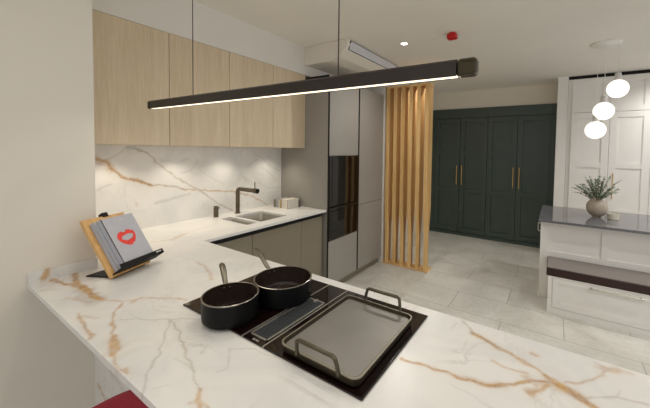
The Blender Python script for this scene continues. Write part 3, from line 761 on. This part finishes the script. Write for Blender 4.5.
def pot(x, y, r, h, hx, hy, hz, label):
    t = thing('saucepan', label, 'saucepan', (x, y, ZP))
    MB().lathe([(0, 0), (r * .93, 0), (r * .985, .006), (r, .02), (r, h - .002), (r - .0035, h - .002), (r - .005, .02), (r * .9, .007), (0, .006)], (x, y, ZP), 56).build('pan_body', M['pot'], t, smooth=True)
    MB().lathe([(r * .9 - .001, .0075), (r - .0058, .02), (r - .0045, h - .004), (r - .0055, h - .004), (r - .0068, .021), (r * .9 - .002, .0082), (0, .0072)], (x, y, ZP), 56, cap0=False).build('lining', M['potin'], t, smooth=True)
    MB().lathe([(r + .0012, h - .003), (r + .0016, h), (r - .001, h + .0012), (r - .0042, h), (r - .0042, h - .003), (r + .0012, h - .003)], (x, y, ZP), 56, cap0=False, cap1=False).build('rim', M['potrim'], t, smooth=True)
    d = Vector((hx - x, hy - y, 0)); L = d.length; d.normalize(); s = Vector((-d.y, d.x, 0))
    z0 = ZP + h * .80
    hb = MB()
    st = [(r - .001, z0, .012, .005), (r + .02, z0 + .006, .009, .006), (r + .045, z0 + .012, .010, .007), (L * .8, z0 + (hz - z0) * .85, .0125, .0085), (L - .01, hz, .013, .008), (L, hz + .002, .009, .006)]
    bm = bmesh.new(); rings = []
    for l, z, w, hh in st:
        c = Vector((x, y, z)) + d * l
        rings.append([bm.verts.new(c + s * w * math.cos(2 * PI * k / 14) + Vector((0, 0, hh * math.sin(2 * PI * k / 14)))) for k in range(14)])
    rings[0][0].co = rings[0][0].co
    for A, B in zip(rings, rings[1:]):
        for k in range(14): bm.faces.new((A[k], A[(k + 1) % 14], B[(k + 1) % 14], B[k]))
    bm.faces.new(rings[0][::-1]); bm.faces.new(rings[-1]); bmesh.ops.recalc_face_normals(bm, faces=bm.faces[:])
    hb.bm.free(); hb.bm = bm; hb.build('handle', M['handle_steel'], t, smooth=True)
    q = MB()
    for sgn in (-1, 1):
        c = Vector((x, y, z0 + .002)) + d * (r - .008) + s * .011 * sgn
        q.lathe([(.004, 0), (.003, .002), (0, .0025)], (0, 0, 0), 10, xf=Matrix.Translation(c) @ Matrix.Rotation(math.atan2(-d.y, -d.x), 4, 'Z') @ Matrix.Rotation(PI / 2, 4, 'Y'))
    q.build('rivet', M['potrim'], t, smooth=True)
pot(1.670, .348, .100, .0845, 1.452, .455, 1.042, 'smaller black saucepan at the near left corner of the hob')
pot(1.718, .567, .119, .0845, 1.43, .655, 1.052, 'larger black saucepan at the far left corner of the hob')

gd = thing('griddle_pan', 'grey two-handled griddle plate lying on the right of the hob', 'griddle', (2.114, .497, ZG))
ZH, ZG = ZG, ZP
def ring_poly(a, b, c, d, r): return rounded(a, b, c, d, r, 6)
bm = bmesh.new(); X0_, X1_, Y0_, Y1_ = 1.969, 2.260, .306, .690
lv_ = [(.012, ZG, .018), (.004, ZG + .003, .022), (0, ZG + .026, .026), (.0, ZG + .0285, .026), (.006, ZG + .0285, .022), (.009, ZG + .019, .02), (.012, ZG + .0172, .018)]
loops = [[bm.verts.new((px, py, z)) for px, py in rounded(X0_ + o, X1_ - o, Y0_ + o, Y1_ - o, r)] for o, z, r in lv_]
for A, B in zip(loops, loops[1:]):
    for k in range(len(A)): bm.faces.new((A[k], A[(k + 1) % len(A)], B[(k + 1) % len(A)], B[k]))
bm.faces.new(loops[0][::-1]); bm.faces.new(loops[-1]); bmesh.ops.recalc_face_normals(bm, faces=bm.faces[:])
mb = MB(); mb.bm.free(); mb.bm = bm; mb.build('tray', M['gridside'], gd, smooth=True)
rm = MB(); rm_b = bmesh.new()
lp = [[rm_b.verts.new((px, py, z)) for px, py in rounded(X0_ + o, X1_ - o, Y0_ + o, Y1_ - o, r)] for o, z, r in ((-.0006, ZG + .0255, .0265), (.0, ZG + .0292, .026), (.0042, ZG + .0292, .023), (.0055, ZG + .0235, .021))]
for A, B in zip(lp, lp[1:]):
    for k in range(len(A)): rm_b.faces.new((A[k], A[(k + 1) % len(A)], B[(k + 1) % len(A)], B[k]))
rm.bm.free(); rm.bm = rm_b; rm.build('rim', M['lipsteel'], gd, smooth=True)
MB().prism(rounded(X0_ + .0118, X1_ - .0118, Y0_ + .0118, Y1_ - .0118, .018), ZG + .016, ZG + .0188).build('cooking_plate', M['gridplate'], gd)
for yb, yt in ((Y1_ + .003, Y1_ + .010), (Y0_ - .003, Y0_ - .010)):
    P = [(2.050, yb, ZG + .022), (2.052, (yb + yt) / 2, ZG + .05), (2.056, yt, ZG + .068), (2.064, yt, ZG + .073), (2.186, yt, ZG + .073), (2.195, yt, ZG + .068), (2.199, (yb + yt) / 2, ZG + .05), (2.202, yb, ZG + .022)]
    MB().tube(P, .006, 12).build('handle', M['gridrim'], gd, smooth=True)

# ================================================================== COOKBOOK STAND
A0 = Vector((.916, .230, ZC)); E_ = Vector((-.37548, .92683, 0)); N_ = Vector((.92683, .37548, 0))
S_ = (-N_ * .178 + Vector((0, 0, .267))).normalized(); M_ = E_.cross(S_)
def SF(): return Matrix(((E_.x, S_.x, M_.x, A0.x), (E_.y, S_.y, M_.y, A0.y), (E_.z, S_.z, M_.z, A0.z + .001), (0, 0, 0, 1)))
xf = Matrix(SF())        # local (u, s, m)
cs = thing('cookbook_stand', 'wooden cookbook stand with black ledge by the cream pillar', 'book stand', tuple(A0 + E_ * .1))
MB().box((-.004, .003, -.001), (.214, .318, .017), .002, xf=xf).build('board', M['board'], cs)
MB().box((.0, .012, .0175), (.250, .018, .084)).box((.0, .018, .078), (.250, .036, .084), xf=None).build('tmp', M['black'], None)
o = bpy.data.objects['tmp']; bpy.data.objects.remove(o)
lg = MB(); lg.box((.004, .012, .0175), (.250, .018, .084), xf=xf); lg.box((.004, .018, .079), (.250, .037, .084), xf=xf); lg.build('ledge', M['black'], cs)
lgo = [c for c in cs.children if c.name.startswith('ledge')][0]
MB().box((.205, .0245, .084), (.238, .031, .0845), .0002, xf=xf).build('maker_mark', M['mark'], lgo)
foot = MB(); zc = ZC + .0005
Q = [A0 + E_ * .02 + N_ * .0, A0 + E_ * .19, A0 + E_ * .19 - N_ * .04, A0 + E_ * .07 - N_ * .135, A0 + E_ * .0 - N_ * .145]
foot.prism([(v.x, v.y) for v in Q], zc, zc + .006); foot.build('foot', M['black'], cs)
strut = MB(); a = A0 + E_ * .10 - N_ * .115 + Vector((0, 0, .006)); b = xf @ Vector((.105, .23, -.001)); strut.tube([a, b], .006, 10); strut.build('strut', M['black'], cs, smooth=True)
ck = MB(); ck.box((.098, .312, -.006), (.128, .336, .022), .003, xf=xf); ck.build('page_clip', M['black'], cs)

def cookbook(u0, u1, s0, s1, m0, m1, label, lips):
    t = thing('cookbook', label, 'book', tuple(xf @ Vector(((u0 + u1) / 2, s0, m0))), 'grey cookbooks on the wooden stand')
    MB().box((u0 + .004, s0 + .003, m0 + .003), (u1 - .003, s1 - .003, m1 - .003), xf=xf).build('pages', M['paper'], t)
    c = MB(); c.box((u0, s0, m0), (u1, s1, m0 + .003), .001, xf=xf); c.box((u0, s0, m1 - .003), (u1, s1, m1), .001, xf=xf); c.box((u0, s0, m0), (u0 + .004, s1, m1), .001, xf=xf)
    cv = c.build('cover', M['greybook'], t)
    if lips:
        MB().box((u0 + .0005, s0 + .001, m1 - .0005), (u0 + .004, s1 - .001, m1 + .0006), xf=xf).build('spine_crease', M['darkline'], cv)
        cu0, cv0 = u0 + .082, s0 + .142
        def outer(t):      # cupid's bow lip outline
            a = 2 * PI * t; cx, sy = math.cos(a), math.sin(a)
            r = .050 * cx; y = (.045 * sy * (1 - .25 * cx * cx)) if sy < 0 else (.042 * sy * (1 - .36 * math.exp(-(cx / .22) ** 2)))
            return r, y * (1 - .12 * cx * cx) + .007 * abs(cx) * cx * cx
        def inner(t):
            a = 2 * PI * t; return .032 * math.cos(a) + .002, .0175 * math.sin(a) * (1 if math.sin(a) < 0 else .75) + .001
        bm = bmesh.new(); n = 48; rr = random.Random(3)
        R = lambda p, j: xf @ Vector((cu0 + (p[0] * math.cos(.12) - p[1] * math.sin(.12)) * j, cv0 + (p[0] * math.sin(.12) + p[1] * math.cos(.12)) * j, m1 + .0007))
        O = [bm.verts.new(R(outer(k / n), 1 + rr.uniform(-.06, .06))) for k in range(n)]; I = [bm.verts.new(R(inner(k / n), 1 + rr.uniform(-.1, .1))) for k in range(n)]
        for k in range(n): bm.faces.new((O[k], O[(k + 1) % n], I[(k + 1) % n], I[k]))
        mb = MB(); mb.bm.free(); mb.bm = bm; mb.build('lips_print', M['lips'], cv)
        MB().box((u0 + .082, s1 - .026, m1), (u0 + .108, s1 - .019, m1 + .0005), xf=xf).build('title', M['mark'], cv)
cookbook(.018, .193, .0185, .285, .0178, .043, 'plain grey cookbook at the back, against the wooden board', False)
cookbook(.034, .206, .0185, .283, .0436, .070, 'grey cookbook with red lips on its cover at the front of the stand', True)

# ================================================================== BAR STOOL
st = thing('bar_stool', 'wine red velvet bar stool tucked under the peninsula edge', 'stool', (1.585, .015, 0))
bm = bmesh.new(); loops = []
for s, z in ((.90, .555), (.97, .562), (1, .585), (1, .625), (.985, .643), (.94, .654), (.80, .659), (.4, .661)):
    L_ = []
    for k in range(56):
        a = 2 * PI * k / 56; c, d_ = math.cos(a), math.sin(a); e = 2 / 2.9
        L_.append(bm.verts.new((1.585 + s * .24 * math.copysign(abs(c) ** e, c), .015 + s * .215 * math.copysign(abs(d_) ** e, d_), z)))
    loops.append(L_)
for A, B in zip(loops, loops[1:]):
    for k in range(56): bm.faces.new((A[k], A[(k + 1) % 56], B[(k + 1) % 56], B[k]))
bm.faces.new(loops[0][::-1]); bm.faces.new(loops[-1]); bmesh.ops.recalc_face_normals(bm, faces=bm.faces[:])
mb = MB(); mb.bm.free(); mb.bm = bm; mb.build('seat', M['velvet'], st, smooth=True)
for sx in (-1, 1):
    for sy in (-1, 1):
        MB().tube([(1.585 + sx * .16, .015 + sy * .14, .556), (1.585 + sx * .20, .015 + sy * .175, .0)], .012, 12, radii=[.014, .010]).build('leg', M['black'], st, smooth=True)
f = [(1.585 + sx * .188, .015 + sy * .165, .17) for sx, sy in ((-1, -1), (1, -1), (1, 1), (-1, 1), (-1, -1))]
fm = MB()
for a, b in zip(f, f[1:]): fm.tube([a, b], .007, 10)
fm.build('footrest', M['black'], st, smooth=True)

# ================================================================== LIGHT
def spot(name, loc, watts, col=(1, .97, .92), ang=130, blend=.9, rad=.05):
    l = bpy.data.lights.new(name, 'SPOT'); l.energy = watts; l.color = col; l.spot_size = math.radians(ang); l.spot_blend = blend; l.shadow_soft_size = rad
    o = bpy.data.objects.new(name, l); COL.objects.link(o); o.location = loc; return o
def point(name, loc, watts, col=(1, .93, .82), rad=.09):
    l = bpy.data.lights.new(name, 'POINT'); l.energy = watts; l.color = col; l.shadow_soft_size = rad
    o = bpy.data.objects.new(name, l); COL.objects.link(o); o.location = loc; return o
DOWN_AND_FILL = [(1.335, 2.59, 1.5), (1.33, 1.40, .55), (1.33, .2, .25), (2.6, 1.4, .3), (2.6, .3, .2), (3.9, 2.6, 1.6), (3.9, 1.4, 1.), (3.9, .3, .5), (1.33, -1., .5), (2.6, -1., .5), (3.9, -1., .5),  # first is the modelled downlight's beam; the rest are added, unseen fill
      (1.33, 3.75, 1.3), (4.0, 4.6, 2.2), (4.3, 3.4, 2.4), (2.6, -2.2, .6), (3.9, -2.2, .6)]
for x, y, k in DOWN_AND_FILL: spot('downlight_and_fill_beam', (x, y, H - .012), SPOTW * k, ang=150, rad=.05)
for y in LIGHTY: spot('cabinet_beam', (.2, y, 1.558), UCW, (1, .9, .74), 125, .8, .02)
for gx, gz in ((3.164, 2.193), (3.063, 1.98), (3.004, 1.791)): pass
l = bpy.data.lights.new('bar_lamp_glow', 'AREA'); l.shape = 'RECTANGLE'; l.size = 1.7; l.size_y = .03; l.energy = LLW; l.color = (1, .90, .76)
o = bpy.data.objects.new('bar_lamp_glow', l); COL.objects.link(o); o.location = (1.61, .48, Z0 - .003)

w = bpy.data.worlds.new('showroom_daylight'); sc.world = w; w.use_nodes = True
w.node_tree.nodes['Background'].inputs[0].default_value = lin((252, 252, 255)); w.node_tree.nodes['Background'].inputs[1].default_value = WSTR

# ================================================================== CAMERA
f_, cx_, cy_, yaw, pit, rol = 307.6195, 356.0621, 161.602, .574, .0384, .0147
fwd = Vector((-math.sin(yaw) * math.cos(pit), math.cos(yaw) * math.cos(pit), -math.sin(pit)))
rt = Vector((math.cos(yaw), math.sin(yaw), 0)); upv = rt.cross(fwd)
r2 = rt * math.cos(rol) + upv * math.sin(rol); u2 = -rt * math.sin(rol) + upv * math.cos(rol)
cam = bpy.data.cameras.new('camera'); co = bpy.data.objects.new('camera', cam); COL.objects.link(co)
co.matrix_world = Matrix(((r2.x, u2.x, -fwd.x, 2.671), (r2.y, u2.y, -fwd.y, -.3506), (r2.z, u2.z, -fwd.z, 1.5557), (0, 0, 0, 1)))
cam.sensor_fit = 'HORIZONTAL'; cam.sensor_width = 36; cam.lens = f_ / 650 * 36
cam.shift_x = (325 - cx_) / 650; cam.shift_y = (cy_ - 204) / 650; cam.clip_start = .02
sc.camera = co
vs = sc.view_settings; vs.view_transform = 'Standard'; vs.look = 'None'; vs.gamma = 1; vs.use_curve_mapping = False; vs.exposure = EXPO
try:
    sc.cycles.use_denoising = True; sc.cycles.max_bounces = 10; sc.cycles.diffuse_bounces = 6; sc.cycles.sample_clamp_indirect = 6
except Exception: pass
